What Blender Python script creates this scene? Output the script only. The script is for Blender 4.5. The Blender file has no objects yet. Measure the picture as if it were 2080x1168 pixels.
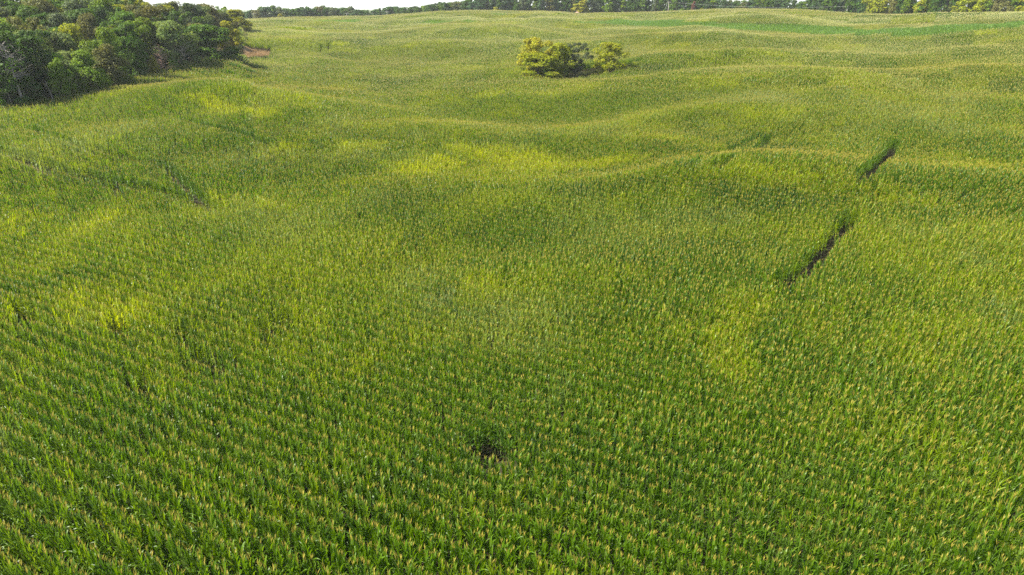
import bpy, math, random
import numpy as np
from mathutils import Vector, Matrix

R = math.radians
rng = np.random.default_rng(7)
random.seed(7)
scene = bpy.context.scene
col = scene.collection

# ------------------------------------------------------------------ camera, sky, sun
K = 0.75                                      # the land was laid out from a 29 m eye height, then scaled by the row spacing
CAM_Z = 29.0 * K
PITCH = R(22.3)
F = 1386.0                                    # focal length in photo pixels (2080 wide)
cd = bpy.data.cameras.new('camera')
cd.sensor_width = 36.0
cd.lens = F / 2080.0 * 36.0
cd.clip_start = 0.5
cd.clip_end = 12000.0
cam = bpy.data.objects.new('camera', cd)
cam.location = (0, 0, CAM_Z)
cam.rotation_euler = (math.pi / 2 - PITCH, 0, 0)
col.objects.link(cam)
scene.camera = cam

SUN_EL = R(47.0)
SUN_DIR = Vector((-0.975, -0.20, 0)).normalized()          # horizontal direction towards the sun
to_sun = Vector((SUN_DIR.x * math.cos(SUN_EL), SUN_DIR.y * math.cos(SUN_EL), math.sin(SUN_EL)))
world = bpy.data.worlds.new('World')
scene.world = world
world.use_nodes = True
wn = world.node_tree
sky = wn.nodes.new('ShaderNodeTexSky')
sky.sky_type = 'NISHITA'
sky.sun_disc = False
sky.sun_elevation = SUN_EL
sky.sun_rotation = math.atan2(SUN_DIR.x, SUN_DIR.y)
sky.dust_density = 1.0
sky.air_density = 1.0
wn.links.new(sky.outputs[0], wn.nodes['Background'].inputs[0])
wn.nodes['Background'].inputs[1].default_value = 0.06
# white veil added to brighten the whole sky, denser towards the horizon all round
veil = wn.nodes.new('ShaderNodeBackground')
vtc = wn.nodes.new('ShaderNodeTexCoord'); vsep = wn.nodes.new('ShaderNodeSeparateXYZ'); vramp = wn.nodes.new('ShaderNodeValToRGB')
wn.links.new(vtc.outputs['Generated'], vsep.inputs[0]); wn.links.new(vsep.outputs['Z'], vramp.inputs[0])
vramp.color_ramp.elements[0].position = 0.0; vramp.color_ramp.elements[0].color = (.50, .51, .53, 1)
vramp.color_ramp.elements[1].position = 0.28; vramp.color_ramp.elements[1].color = (.03, .033, .036, 1)
wn.links.new(vramp.outputs[0], veil.inputs[0]); veil.inputs[1].default_value = 0.7
wadd = wn.nodes.new('ShaderNodeAddShader')
wn.links.new(wn.nodes['Background'].outputs[0], wadd.inputs[0]); wn.links.new(veil.outputs[0], wadd.inputs[1])
wn.links.new(wadd.outputs[0], wn.nodes['World Output'].inputs[0])
sd = bpy.data.lights.new('sun', 'SUN')
sd.energy = 5.0
sd.angle = R(0.6)
sd.color = (1.0, 0.95, 0.85)
sun = bpy.data.objects.new('sun', sd)
sun.rotation_euler = to_sun.to_track_quat('Z', 'Y').to_euler()
sun.location = (0, 0, 80)
col.objects.link(sun)
scene.view_settings.view_transform = 'Standard'
scene.view_settings.look = 'None'
scene.view_settings.gamma = 1.0
scene.view_settings.use_curve_mapping = False
scene.view_settings.exposure = 1.48
cy = scene.cycles
cy.max_bounces = 8
cy.transparent_max_bounces = 8
cy.volume_bounces = 1
cy.use_denoising = False

# ------------------------------------------------------------------ photo pixel -> direction
CP, SP = math.cos(PITCH), math.sin(PITCH)
def ray(u, v):
    x = (u - 1040.0) / F; y = (584.0 - v) / F
    return x, CP + y * SP, -SP + y * CP
def project(x, y, z):
    dz = z - CAM_Z
    fwd = y * CP - dz * SP
    up = y * SP + dz * CP
    fwd = np.where(fwd < 0.5, 0.5, fwd)
    return 1040 + F * x / fwd, 584 - F * up / fwd
def at_range(u, v, r):
    dx, dy, dz = ray(u, v)
    k = r / math.hypot(dx, dy)
    return Vector((dx * k, dy * k, CAM_Z + dz * k))

# ------------------------------------------------------------------ terrain
def az_of(u):
    dx, dy, dz = ray(u, 25)
    return math.atan2(dx, dy)
# the far crest of the field: pixel column, pixel row of the corn tops, distance
CREST = [(-400, 60, 560), (0, 50, 560), (350, 44, 560), (520, 37, 600), (600, 34, 620), (700, 32, 640), (780, 30, 640), (860, 25, 630), (940, 20, 620),
         (1000, 20, 610), (1100, 22, 600), (1180, 26, 600), (1300, 24, 600), (1400, 20, 590), (1500, 16, 580), (1600, 18, 570),
         (1740, 27, 540), (1850, 29, 520), (1950, 27, 500), (2080, 22, 480), (2500, 20, 470)]
CA = np.array([az_of(c[0]) for c in CREST])
CD = np.array([c[2] for c in CREST], float)
CZ = np.array([at_range(c[0], c[1], c[2] * K).z / K - 3.4 for c in CREST])
fine = np.linspace(CA[0], CA[-1], 600)
def smooth(a, k):
    ker = np.hanning(k); ker /= ker.sum()
    return np.convolve(np.pad(a, k // 2, mode='edge'), ker, mode='same')[k // 2:-(k // 2)]
CDf = smooth(np.interp(fine, CA, CD), 31)
CZf = smooth(np.interp(fine, CA, CZ), 13)
GT = np.array([[-1, 0], [0, 0], [.10, 0], [.15, .035], [.2, .085], [.25, .105], [.33, .19], [.38, .26], [.46, .36], [.65, .58], [.85, .82], [.95, .965], [1, 1],
               [1.05, .985], [1.12, .93], [1.3, .9], [2, .9], [8, .8]])
tf = np.linspace(-1, 8, 9001)
gf = smooth(np.interp(tf, GT[:, 0], GT[:, 1]), 61)
HILLS = [  # x, y, sx, sy, rotation, height
    (30, 99, 28, 9, -6, 1.35), (70, 92, 20, 10, -12, 0.4), (0, 78, 30, 8, 4, -0.5), (50, 128, 46, 12, 2, -0.5), (20, 150, 44, 10, 5, 1.0),
    (-74, 166, 26, 15, -18, 3.0), (-40, 128, 26, 8, 12, 1.1), (-92, 110, 30, 12, 20, 1.0),
    (-25, 215, 26, 55, 22, -2.2), (40, 205, 50, 14, 0, 1.3), (46, 236, 26, 12, 0, -1.4), (-60, 300, 40, 26, 0, -1.6),
    (-20, 390, 46, 22, 0, 1.8), (-110, 250, 20, 30, 0, 0.8), (130, 190, 36, 14, -10, 1.1), (90, 120, 22, 10, 0, 0.6), (-108, 338, 22, 13, 0, 1.6), (70, 262, 26, 9, 8, 1.4),
    (-48, 74, 24, 9, 25, 0.9), (15, 66, 26, 9, 0, 0.6), (60, 78, 14, 12, 30, 0.7), (140, 320, 60, 16, -5, 1.6), (40, 330, 40, 14, 8, 1.2),
    (-150, 470, 60, 26, 0, -2.0), (230, 290, 60, 20, 0, 1.0), (40, 470, 70, 18, 0, 1.2), (170, 430, 60, 16, -8, 1.0),
    (-260, 330, 95, 130, 0, 12.0), (-330, 480, 120, 120, 0, 6.0),
]
def hills(x, y):
    x, y = x + 5 * np.sin(y / 17.0 + 1.0) + 3 * np.sin((x + y) / 9.0), y + 5 * np.sin(x / 19.0 + 2.0) + 2.5 * np.sin((x - y) / 8.0 + .5)
    z = 0 * x
    for hx, hy, sx, sy, rot, h in HILLS:
        c, s = math.cos(R(rot)), math.sin(R(rot))
        a = (x - hx) * c + (y - hy) * s; b = -(x - hx) * s + (y - hy) * c
        z = z + (h if h > 5 else h * 1.6) * np.exp(-0.5 * ((a / sx) ** 2 + (b / sy) ** 2))
    return z
CZf = CZf - np.where(fine > az_of(480), hills(np.sin(fine) * CDf, np.cos(fine) * CDf), 0)
CD0 = CDf; CDf = CDf * K
_ph = rng.uniform(0, 6.28, 14); _an = rng.uniform(0, 6.28, 14)
_wl = np.geomspace(26, 130, 14)
def terrain(x, y):
    x = np.asarray(x, float) / K; y = np.asarray(y, float) / K
    r = np.hypot(x, y); az = np.arctan2(x, np.maximum(y, 1e-3))
    az = np.where(y < 0, np.clip(np.arctan2(x, 1e-3 + 0 * x), -1.2, 1.2), az)
    D = np.interp(az, fine, CD0); Z = np.interp(az, fine, CZf)
    z = Z * np.interp(r / D, tf, gf)
    z = z + hills(x, y)
    n = 0
    for k in range(14):
        n = n + (_wl[k] / 110.0) ** 0.9 * np.sin((x * math.cos(_an[k]) + y * math.sin(_an[k]) * 1.25) * 6.283 / _wl[k] + _ph[k])
    fade = np.clip((r - 30) / 60, 0.25, 1) * np.clip((1.02 - r / D) / 0.12, 0.0, 1)
    return K * (z + 0.35 * n * fade)
def tz(x, y):
    return float(terrain(x, y))
def ground_hit(u, v, lift=0.0, tmax=1500):
    dx, dy, dz = ray(u, v)
    t = np.arange(15, tmax, 0.5)
    below = CAM_Z + dz * t < terrain(dx * t, dy * t) + lift
    k = int(np.argmax(below)) if below.any() else len(t) - 1
    return dx * t[k], dy * t[k]
def vnoise(x, y, scale, seed):
    """smooth value noise in 0..1"""
    g = np.random.default_rng(seed).random((256, 256))
    fx = x / scale; fy = y / scale
    ix = np.floor(fx).astype(int); iy = np.floor(fy).astype(int)
    ax = fx - ix; ay = fy - iy
    ax = ax * ax * (3 - 2 * ax); ay = ay * ay * (3 - 2 * ay)
    a = g[ix % 256, iy % 256]; b = g[(ix + 1) % 256, iy % 256]; c = g[ix % 256, (iy + 1) % 256]; d = g[(ix + 1) % 256, (iy + 1) % 256]
    return (a * (1 - ax) + b * ax) * (1 - ay) + (c * (1 - ax) + d * ax) * ay

# ------------------------------------------------------------------ helpers
def tag(o, label=None, cat=None, group=None, kind=None):
    if label: o['label'] = label
    if cat: o['category'] = cat
    if group: o['group'] = group
    if kind: o['kind'] = kind
    return o
def mesh_from(name, verts, faces, mats=(), face_mat=None):
    me = bpy.data.meshes.new(name)
    me.from_pydata([tuple(v) for v in verts], [], [tuple(f) for f in faces])
    for m in mats: me.materials.append(m)
    if face_mat is not None: me.polygons.foreach_set('material_index', np.asarray(face_mat, np.int32))
    me.update()
    return me
def quads_mesh(name, co, mat):
    """co: (n, 4, 3) array of loose quads"""
    n = len(co)
    me = bpy.data.meshes.new(name)
    me.vertices.add(n * 4); me.vertices.foreach_set('co', co.reshape(-1).astype(np.float32))
    me.loops.add(n * 4); me.loops.foreach_set('vertex_index', np.arange(n * 4, dtype=np.int32))
    me.polygons.add(n); me.polygons.foreach_set('loop_start', np.arange(0, n * 4, 4, dtype=np.int32))
    me.polygons.foreach_set('loop_total', np.full(n, 4, np.int32))
    me.materials.append(mat); me.update(); me.validate()
    return me
def obj(name, me, parent=None, loc=None):
    o = bpy.data.objects.new(name, me); col.objects.link(o)
    if parent: o.parent = parent
    if loc is not None: o.location = loc
    return o
def empty(name, loc, rz=0.0):
    o = bpy.data.objects.new(name, None); o.empty_display_size = 0.3
    o.location = loc; o.rotation_euler = (0, 0, rz); col.objects.link(o)
    return o

# ------------------------------------------------------------------ materials
def nt(name):
    m = bpy.data.materials.new(name); m.use_nodes = True
    t = m.node_tree; t.nodes.clear()
    return m, t, t.nodes, t.links
def leaf_shader(t, color, trans_color, rough, trans, spec=0.35):
    """diffuse-gloss front mixed with light coming through the leaf"""
    N, L = t.nodes, t.links
    p = N.new('ShaderNodeBsdfPrincipled'); p.inputs['Roughness'].default_value = rough
    p.inputs['Specular IOR Level'].default_value = spec
    tr = N.new('ShaderNodeBsdfTranslucent')
    mx = N.new('ShaderNodeMixShader'); mx.inputs[0].default_value = trans
    out = N.new('ShaderNodeOutputMaterial')
    L.new(color, p.inputs['Base Color']); L.new(trans_color, tr.inputs['Color'])
    L.new(p.outputs[0], mx.inputs[1]); L.new(tr.outputs[0], mx.inputs[2]); L.new(mx.outputs[0], out.inputs[0])
    return p
def mixc(t, fac, a, b, mode='MIX'):
    n = t.nodes.new('ShaderNodeMix'); n.data_type = 'RGBA'; n.blend_type = mode
    for s, val in ((0, fac), (6, a), (7, b)):
        if hasattr(val, 'is_output'): t.links.new(val, n.inputs[s])
        else: n.inputs[s].default_value = val
    return n.outputs[2]
def math_n(t, op, a, b):
    n = t.nodes.new('ShaderNodeMath'); n.operation = op
    for s, val in ((0, a), (1, b)):
        if hasattr(val, 'is_output'): t.links.new(val, n.inputs[s])
        else: n.inputs[s].default_value = val
    return n.outputs[0]
def inst_attr(t, name):
    a = t.nodes.new('ShaderNodeAttribute'); a.attribute_type = 'INSTANCER'; a.attribute_name = name
    return a.outputs['Fac']

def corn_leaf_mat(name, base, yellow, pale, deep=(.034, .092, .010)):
    m, t, N, L = nt(name)
    yel = inst_attr(t, 'yel'); pal = inst_attr(t, 'pale')
    geo = N.new('ShaderNodeNewGeometry')
    rnd = geo.outputs['Random Per Island']
    ramp = N.new('ShaderNodeValToRGB'); L.new(rnd, ramp.inputs[0])
    ramp.color_ramp.elements[0].color = (base[0] * .66, base[1] * .74, base[2] * .8, 1)
    ramp.color_ramp.elements[1].color = (base[0] * 1.5, base[1] * 1.22, base[2] * 1.2, 1)
    c = mixc(t, yel, ramp.outputs[0], (*yellow, 1))
    c = mixc(t, pal, c, (*pale, 1))  # pale tone carries the painted leaf sheen
    c = mixc(t, inst_attr(t, 'deep'), c, (*deep, 1))  # deep tone carries painted slope shade as well as lusher corn
    tc = mixc(t, 1.0, c, (2.3, 2.1, .6, 1), 'MULTIPLY')
    leaf_shader(t, c, tc, 0.44, 0.36, 0.34)
    return m
def plain_mat(name, c0, c1, scale=3.0, rough=0.85):
    m, t, N, L = nt(name)
    tc = N.new('ShaderNodeTexCoord'); nz = N.new('ShaderNodeTexNoise'); nz.inputs['Scale'].default_value = scale; nz.inputs['Detail'].default_value = 6
    L.new(tc.outputs['Object'], nz.inputs['Vector'])
    ramp = N.new('ShaderNodeValToRGB'); L.new(nz.outputs['Fac'], ramp.inputs[0])
    ramp.color_ramp.elements[0].position = .3; ramp.color_ramp.elements[1].position = .7
    ramp.color_ramp.elements[0].color = (*c0, 1); ramp.color_ramp.elements[1].color = (*c1, 1)
    p = N.new('ShaderNodeBsdfPrincipled'); p.inputs['Roughness'].default_value = rough
    bp = N.new('ShaderNodeBump'); bp.inputs['Strength'].default_value = .4; bp.inputs['Distance'].default_value = .03
    L.new(nz.outputs['Fac'], bp.inputs['Height']); L.new(bp.outputs[0], p.inputs['Normal'])
    L.new(ramp.outputs[0], p.inputs['Base Color'])
    o = N.new('ShaderNodeOutputMaterial'); L.new(p.outputs[0], o.inputs[0])
    return m
def tree_leaf_mat():
    m, t, N, L = nt('tree_leaf')
    oi = N.new('ShaderNodeObjectInfo')
    geo = N.new('ShaderNodeNewGeometry')
    hsv = N.new('ShaderNodeHueSaturation')
    mr = N.new('ShaderNodeMapRange'); mr.inputs['To Min'].default_value = 0.65; mr.inputs['To Max'].default_value = 1.4
    L.new(geo.outputs['Random Per Island'], mr.inputs['Value']); L.new(mr.outputs[0], hsv.inputs['Value'])
    L.new(oi.outputs['Color'], hsv.inputs['Color'])
    tc = N.new('ShaderNodeTexCoord'); nz = N.new('ShaderNodeTexNoise'); nz.inputs['Scale'].default_value = .45; nz.inputs['Detail'].default_value = 2
    L.new(tc.outputs['Object'], nz.inputs['Vector'])
    mh = N.new('ShaderNodeMapRange'); mh.inputs['From Min'].default_value = .3; mh.inputs['From Max'].default_value = .7
    mh.inputs['To Min'].default_value = .485; mh.inputs['To Max'].default_value = .515
    L.new(nz.outputs['Fac'], mh.inputs['Value']); L.new(mh.outputs[0], hsv.inputs['Hue'])
    trc = mixc(t, 1.0, hsv.outputs[0], (1.9, 1.8, .9, 1), 'MULTIPLY')
    leaf_shader(t, hsv.outputs[0], trc, .6, .32, .15)
    return m
M = {}
M['corn_leaf'] = corn_leaf_mat('corn_leaf', (.075, .162, .004), (.31, .36, .002), (.19, .245, .080))
M['strip_leaf'] = corn_leaf_mat('strip_leaf', (.105, .215, .030), (.22, .30, .012), (.16, .25, .08), (.06, .15, .02))
M['corn_stalk'] = plain_mat('corn_stalk', (.10, .16, .03), (.16, .20, .05), 8)
def tassel_mat():
    m, t, N, L = nt('corn_tassel')
    geo = N.new('ShaderNodeNewGeometry'); ramp = N.new('ShaderNodeValToRGB'); L.new(geo.outputs['Random Per Island'], ramp.inputs[0])
    ramp.color_ramp.elements[0].color = (.26, .21, .016, 1); ramp.color_ramp.elements[1].color = (.45, .38, .07, 1)
    c = mixc(t, inst_attr(t, 'far_straw'), ramp.outputs[0], (.58, .54, .24, 1))  # tassels go paler straw with distance from the camera
    leaf_shader(t, c, c, .8, .35, .2)
    return m
M['tassel'] = tassel_mat()
M['bark'] = plain_mat('bark', (.045, .035, .028), (.12, .10, .08), 5)
M['pale_bark'] = plain_mat('pale_bark', (.22, .19, .16), (.38, .34, .29), 3)
M['dead_wood'] = plain_mat('dead_wood', (.20, .17, .15), (.32, .28, .25), 3)
M['dead_brown'] = plain_mat('dead_brown', (.22, .14, .10), (.36, .24, .18), 2)
M['pole_wood'] = plain_mat('pole_wood', (.35, .32, .28), (.50, .47, .43), 2)
M['ceramic'] = plain_mat('insulator', (.6, .6, .6), (.75, .75, .75), 2, .3)
M['wire'] = plain_mat('wire', (.28, .28, .28), (.38, .38, .38), 2, .5)
M['tree_leaf'] = tree_leaf_mat()
def grass_mat(name, a, b):
    m, t, N, L = nt(name)
    geo = N.new('ShaderNodeNewGeometry'); ramp = N.new('ShaderNodeValToRGB'); L.new(geo.outputs['Random Per Island'], ramp.inputs[0])
    ramp.color_ramp.elements[0].color = (*a, 1); ramp.color_ramp.elements[1].color = (*b, 1)
    leaf_shader(t, ramp.outputs[0], ramp.outputs[0], .7, .25, .2)
    return m
M['dry_grass'] = grass_mat('dry_grass', (.27, .18, .08), (.44, .31, .16))
M['weed'] = grass_mat('weed', (.10, .14, .02), (.22, .22, .04))
def ground_mat():
    m, t, N, L = nt('ground')
    at = N.new('ShaderNodeAttribute'); at.attribute_name = 'cover'
    sep = N.new('ShaderNodeSeparateColor'); L.new(at.outputs['Color'], sep.inputs[0])
    geo = N.new('ShaderNodeNewGeometry')
    nz = N.new('ShaderNodeTexNoise'); nz.inputs['Scale'].default_value = 1.2; nz.inputs['Detail'].default_value = 8; L.new(geo.outputs['Position'], nz.inputs['Vector'])
    soil = mixc(t, nz.outputs['Fac'], (.020, .017, .010, 1), (.055, .046, .026, 1))
    grass = mixc(t, nz.outputs['Fac'], (.06, .08, .02, 1), (.14, .15, .05, 1))
    litter = mixc(t, nz.outputs['Fac'], (.025, .022, .014, 1), (.07, .055, .03, 1))
    dry = mixc(t, nz.outputs['Fac'], (.22, .13, .06, 1), (.36, .24, .12, 1))
    c = mixc(t, sep.outputs[0], soil, grass); c = mixc(t, sep.outputs[1], c, litter); c = mixc(t, sep.outputs[2], c, dry)
    p = N.new('ShaderNodeBsdfPrincipled'); p.inputs['Roughness'].default_value = .95; p.inputs['Specular IOR Level'].default_value = .1
    bp = N.new('ShaderNodeBump'); bp.inputs['Strength'].default_value = .5; bp.inputs['Distance'].default_value = .1
    L.new(nz.outputs['Fac'], bp.inputs['Height']); L.new(bp.outputs[0], p.inputs['Normal'])
    L.new(c, p.inputs['Base Color'])
    o = N.new('ShaderNodeOutputMaterial'); L.new(p.outputs[0], o.inputs[0])
    return m
M['ground'] = ground_mat()

# ------------------------------------------------------------------ layout on the ground
# the wood's edge on the field: photo pixel of the corn tops -> point on the ground
EDGE_PX = [(-260, 236), (-120, 224), (0, 212), (60, 205), (120, 197), (190, 186), (260, 163), (300, 147), (350, 135), (400, 124), (450, 112), (478, 104)]
EDGE = [ground_hit(u, v, 2.1) for u, v in EDGE_PX]
NOTCH = [(EDGE[-1][0] - 4, EDGE[-1][1] + 8)]
b2 = ground_hit(509, 52, 1.5)
WOOD = EDGE + NOTCH + [(EDGE[-1][0] - 16, EDGE[-1][1] + 45), (b2[0] - 3, b2[1] - 10), (b2[0] - 2, b2[1] + 5), (b2[0] - 45, b2[1] + 45), (-320, 480), (-420, 300), (-320, 90)]
def in_poly(x, y, poly):
    x = np.asarray(x); y = np.asarray(y); inside = np.zeros(x.shape, bool)
    n = len(poly)
    for i in range(n):
        x0, y0 = poly[i]; x1, y1 = poly[(i + 1) % n]
        c = ((y0 > y) != (y1 > y)) & (x < (x1 - x0) * (y - y0) / (y1 - y0 + 1e-12) + x0)
        inside ^= c
    return inside
print('EDGE', [(round(a), round(b)) for a, b in EDGE], 'b2', b2)
CL = ground_hit(1120, 164, 0.5)                 # foot of the tree clump in the hollow
LT = ground_hit(1236, 147, 0.5)                 # foot of the tree standing by itself
print('CLUMP', CL, LT, tz(*CL))
ax_ = np.array([LT[0] - CL[0], LT[1] - CL[1]]); ISL_LEN = np.linalg.norm(ax_); ax_ /= ISL_LEN
def island(x, y, grow=0.0):
    """uncropped bank round the clump: 1 inside"""
    dx = x - CL[0]; dy = y - CL[1]
    a = dx * ax_[0] + dy * ax_[1]; b = -dx * ax_[1] + dy * ax_[0]
    w = np.interp(a, [-10, -7, 0, ISL_LEN, ISL_LEN + 5, ISL_LEN + 12], [0, 4.5, 5.2, 3.4, 2.2, 0])
    return np.abs(b) < w + grow
DRY = [ground_hit(450, 114, 2.0), ground_hit(470, 98, 0.2), ground_hit(492, 99, 0.2), ground_hit(556, 107, 0.2), ground_hit(545, 111, 2.4), ground_hit(500, 114, 2.4)]
print('DRY', [(round(a), round(b)) for a, b in DRY])

# ------------------------------------------------------------------ ground
def build_ground():
    def axis(lo, hi, n, k):
        t = np.linspace(-1, 1, n); s = np.sinh(k * t) / math.sinh(k)
        return np.where(s < 0, -s * lo, s * hi)
    xs = axis(-4200, 4200, 300, 4.2)
    t = np.linspace(0, 1, 330); ys = -120 + 5200 * (np.sinh(3.6 * t) / math.sinh(3.6))
    X, Y = np.meshgrid(xs, ys)
    Z = terrain(X, Y)
    n, m = len(xs), len(ys)
    i = np.arange(n - 1)[None, :] + n * np.arange(m - 1)[:, None]; i = i.reshape(-1)
    me = mesh_from('ground', np.stack([X, Y, Z], -1).reshape(-1, 3), np.stack([i, i + 1, i + n + 1, i + n], -1), [M['ground']])
    x, y = X.reshape(-1), Y.reshape(-1)
    r = np.hypot(x, y); D = np.interp(np.arctan2(x, y), fine, CDf)
    c = np.zeros((n * m, 4), np.float32); c[:, 3] = 1
    c[:, 0] = (r > D * 1.0) | island(x, y, 1.0)
    c[:, 1] = in_poly(x, y, WOOD)
    c[:, 2] = in_poly(x, y, DRY)
    a = me.color_attributes.new('cover', 'FLOAT_COLOR', 'POINT'); a.data.foreach_set('color', c.reshape(-1))
    me.polygons.foreach_set('use_smooth', np.ones(len(me.polygons), bool))
    return tag(obj('ground', me), 'dark soil and grass ground rolling under the cornfield', 'ground', kind='structure')
build_ground()

# ------------------------------------------------------------------ corn plant geometry
def leaf_verts(rs, h, az, length, width, up, droop, segs):
    """arching blade: returns verts, faces"""
    pts = []; ang = up; p = np.array([0.0, 0.0, h]); d = np.array([math.cos(az), math.sin(az), 0]); side = np.array([-d[1], d[0], 0])
    step = length / segs; vs = []; fs = []
    tw = rs.uniform(-.5, .5)
    for k in range(segs + 1):
        f = k / segs
        w = width * (0.55 + 0.9 * f if f < .4 else 0.91 * (1 - ((f - .4) / .6) ** 1.7) + .02) * .5
        a = tw * f
        sv = side * math.cos(a) + np.array([0, 0, 1]) * math.sin(a)
        vs += [p + sv * w, p - sv * w]
        if k: b = 2 * (k - 1); fs.append((b, b + 1, b + 3, b + 2))
        dirv = d * math.sin(ang) + np.array([0, 0, 1]) * math.cos(ang)
        p = p + dirv * step; ang += droop * step * (0.4 + 1.5 * f)
    return vs, fs
def tassel_verts(rs, h, n=7, L=.32, w=.022):
    vs, fs = [], []
    for k in range(n):
        az = rs.uniform(0, 6.283); ang = 0.05 if k == 0 else rs.uniform(.25, .75)
        l = L * (1.25 if k == 0 else rs.uniform(.7, 1)); z0 = h + (0 if k == 0 else rs.uniform(0, .1))
        d = np.array([math.cos(az) * math.sin(ang), math.sin(az) * math.sin(ang), math.cos(ang)]); s = np.array([-math.sin(az), math.cos(az), 0]) * w
        p = np.array([0, 0, z0]); b = len(vs)
        mid = p + d * l * .5 + s * 0
        vs += [p - s * .5, p + s * .5, mid + s, mid - s, p + d * l - np.array([0, 0, .06 * l])]
        fs += [(b, b + 1, b + 2, b + 3), (b + 3, b + 2, b + 4)]
    return vs, fs
def plant_parts(rs, nleaf=11, segs=5, ntas=5, tw=.011, wmul=1.0, stalk=True, zmin=.45):
    parts = []
    H = rs.uniform(2.03, 2.12); az0 = rs.choice((0, 3.1416))
    if stalk:
        vs, fs = [], []
        for k, (z, r) in enumerate(((0, .016), (H * .6, .013), (H + .05, .006))):
            for j in range(3): vs.append(np.array([r * math.cos(j * 2.094), r * math.sin(j * 2.094), z]))
            if k:
                for j in range(3): a = 3 * (k - 1) + j; b = 3 * (k - 1) + (j + 1) % 3; fs.append((a, b, b + 3, a + 3))
        parts.append(('stalk', vs, fs))
    for k in range(nleaf):
        f = k / max(nleaf - 1, 1)
        h = zmin + (H - .27 - zmin) * f
        L = (.84 - .28 * max(0, f - .55) / .45) * rs.uniform(.85, 1.12)
        parts.append(('leaf', *leaf_verts(rs, h, az0 + k * 3.1416 + rs.uniform(-.55, .55), L, (.118 - .02 * f) * wmul * rs.uniform(.85, 1.1), rs.uniform(.26, .52) - .22 * f, rs.uniform(1.3, 3.4) - 1.2 * f, segs)))
    parts.append(('tassel', *tassel_verts(rs, H + .06, ntas, .29, tw)))
    return parts
def join(partlist, mats=('corn_leaf', 'corn_stalk', 'tassel')):
    V, Fc, FM = [], [], []
    for kind, vs, fs in partlist:
        b = len(V); V += list(vs); Fc += [tuple(i + b for i in f) for f in fs]
        FM += [{'leaf': 0, 'stalk': 1, 'tassel': 2}[kind]] * len(fs)
    return V, Fc, FM, [M[m] for m in mats]
proto = bpy.data.collections.new('corn_kinds')            # source shapes for the field; not in the scene itself
IDX = {}
def add_proto(kind, k, partlist, mats=('corn_leaf', 'corn_stalk', 'tassel')):
    V, Fc, FM, ms = join(partlist, mats)
    name = 'corn_%03d' % len(proto.objects)
    me = mesh_from(name, V, Fc, ms, FM)
    IDX.setdefault(kind, []).append(len(proto.objects))
    proto.objects.link(bpy.data.objects.new(name, me))
def moved(parts, x, y, s=1.0, rot=0.0, lean=(0, 0), flat=1.0):
    c, sn = math.cos(rot), math.sin(rot); out = []
    for kind, vs, fs in parts:
        v = np.array(vs)
        w = np.stack([(v[:, 0] * c - v[:, 1] * sn) * s + x + lean[0] * v[:, 2], (v[:, 0] * sn + v[:, 1] * c) * s * flat + y + lean[1] * v[:, 2], v[:, 2] * s], -1)
        out.append((kind, w, fs))
    return out
ROW = 0.91
CELL = ROW * 6                                          # 4.56 m
SEG = CELL / 3                                          # 1.52 m of one row
rs = random.Random(3)
for k in range(24): add_proto('A', k, moved(plant_parts(rs), 0, 0, 1.0, rs.uniform(0, 6.28), (0, 0), .66))
for k in range(10):
    pl = []
    n = 12
    for j in range(n):
        if rs.random() < .03: continue
        pl += moved(plant_parts(rs, 7, 3, 4, .016, 1.25, False, .8), (j + .5) / n * SEG - SEG / 2 + rs.uniform(-.04, .04), rs.uniform(-.06, .06), rs.uniform(.88, 1.1), rs.uniform(0, 6.28), (rs.uniform(-.08, .08), rs.uniform(-.08, .08)), .7)
    add_proto('B', k, pl)
def patch(rows, size, per, nleaf, segs, ntas, tw, wm, zmin, tassel=True):
    pl = []
    for i in range(rows):
        for j in range(per):
            if rs.random() < .03: continue
            pp = plant_parts(rs, nleaf, segs, ntas, tw, wm, False, zmin)
            if not tassel: pp = pp[:-1]
            pl += moved(pp, (j + .5) / per * size - size / 2 + rs.uniform(-.1, .1), (i + .5) / rows * size - size / 2 + rs.uniform(-.08, .08), rs.uniform(.86, 1.1), rs.uniform(0, 6.28), (rs.uniform(-.1, .1), rs.uniform(-.1, .1)))
    return pl
for k in range(6): add_proto('C', k, patch(6, CELL, 30, 5, 2, 4, .030, 1.6, 1.0))
for k in range(4): add_proto('D', k, patch(14, CELL * 3, 40, 3, 2, 4, .085, 3.0, 1.2))
for k in range(4): add_proto('S', k, patch(6, CELL, 18, 6, 2, 0, .04, 2.0, .9, False), ('strip_leaf', 'corn_stalk', 'tassel'))

# ------------------------------------------------------------------ where the corn stands
ROWDIR = R(-30.0)
rc, rsn = math.cos(ROWDIR), math.sin(ROWDIR)
def to_world(s, q):
    return s * rc - q * rsn, s * rsn + q * rc
# gaps trodden or washed through the crop: polylines of photo pixels, half width in metres
GAPS = [([(1590, 582), (1640, 545), (1680, 500), (1730, 452)], .58), ([(1455, 345), (1490, 325), (1560, 287)], .6), ([(1405, 348), (1450, 322), (1540, 282)], .35),
        ([(1755, 366), (1790, 330), (1818, 296)], .7),
        ([(70, 268), (150, 298), (230, 318), (330, 340), (440, 432)], .42), ([(375, 248), (450, 268), (540, 298)], .75), ([(0, 308), (80, 340), (200, 372), (262, 390)], .5),
        ([(200, 372), (340, 398), (455, 432)], .55), ([(395, 742), (440, 744)], .75), ([(545, 672), (580, 660)], .6), ([(978, 912), (1000, 922)], .75), ([(355, 678), (380, 682)], .5),
        ([(235, 676), (243, 684)], .4), ([(275, 800), (292, 796)], .45), ([(40, 645), (62, 660)], .5), ([(1845, 950), (1850, 956)], .3), ([(650, 108), (652, 93)], .22), ([(667, 102), (667, 92)], .22)]
GP = []
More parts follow.
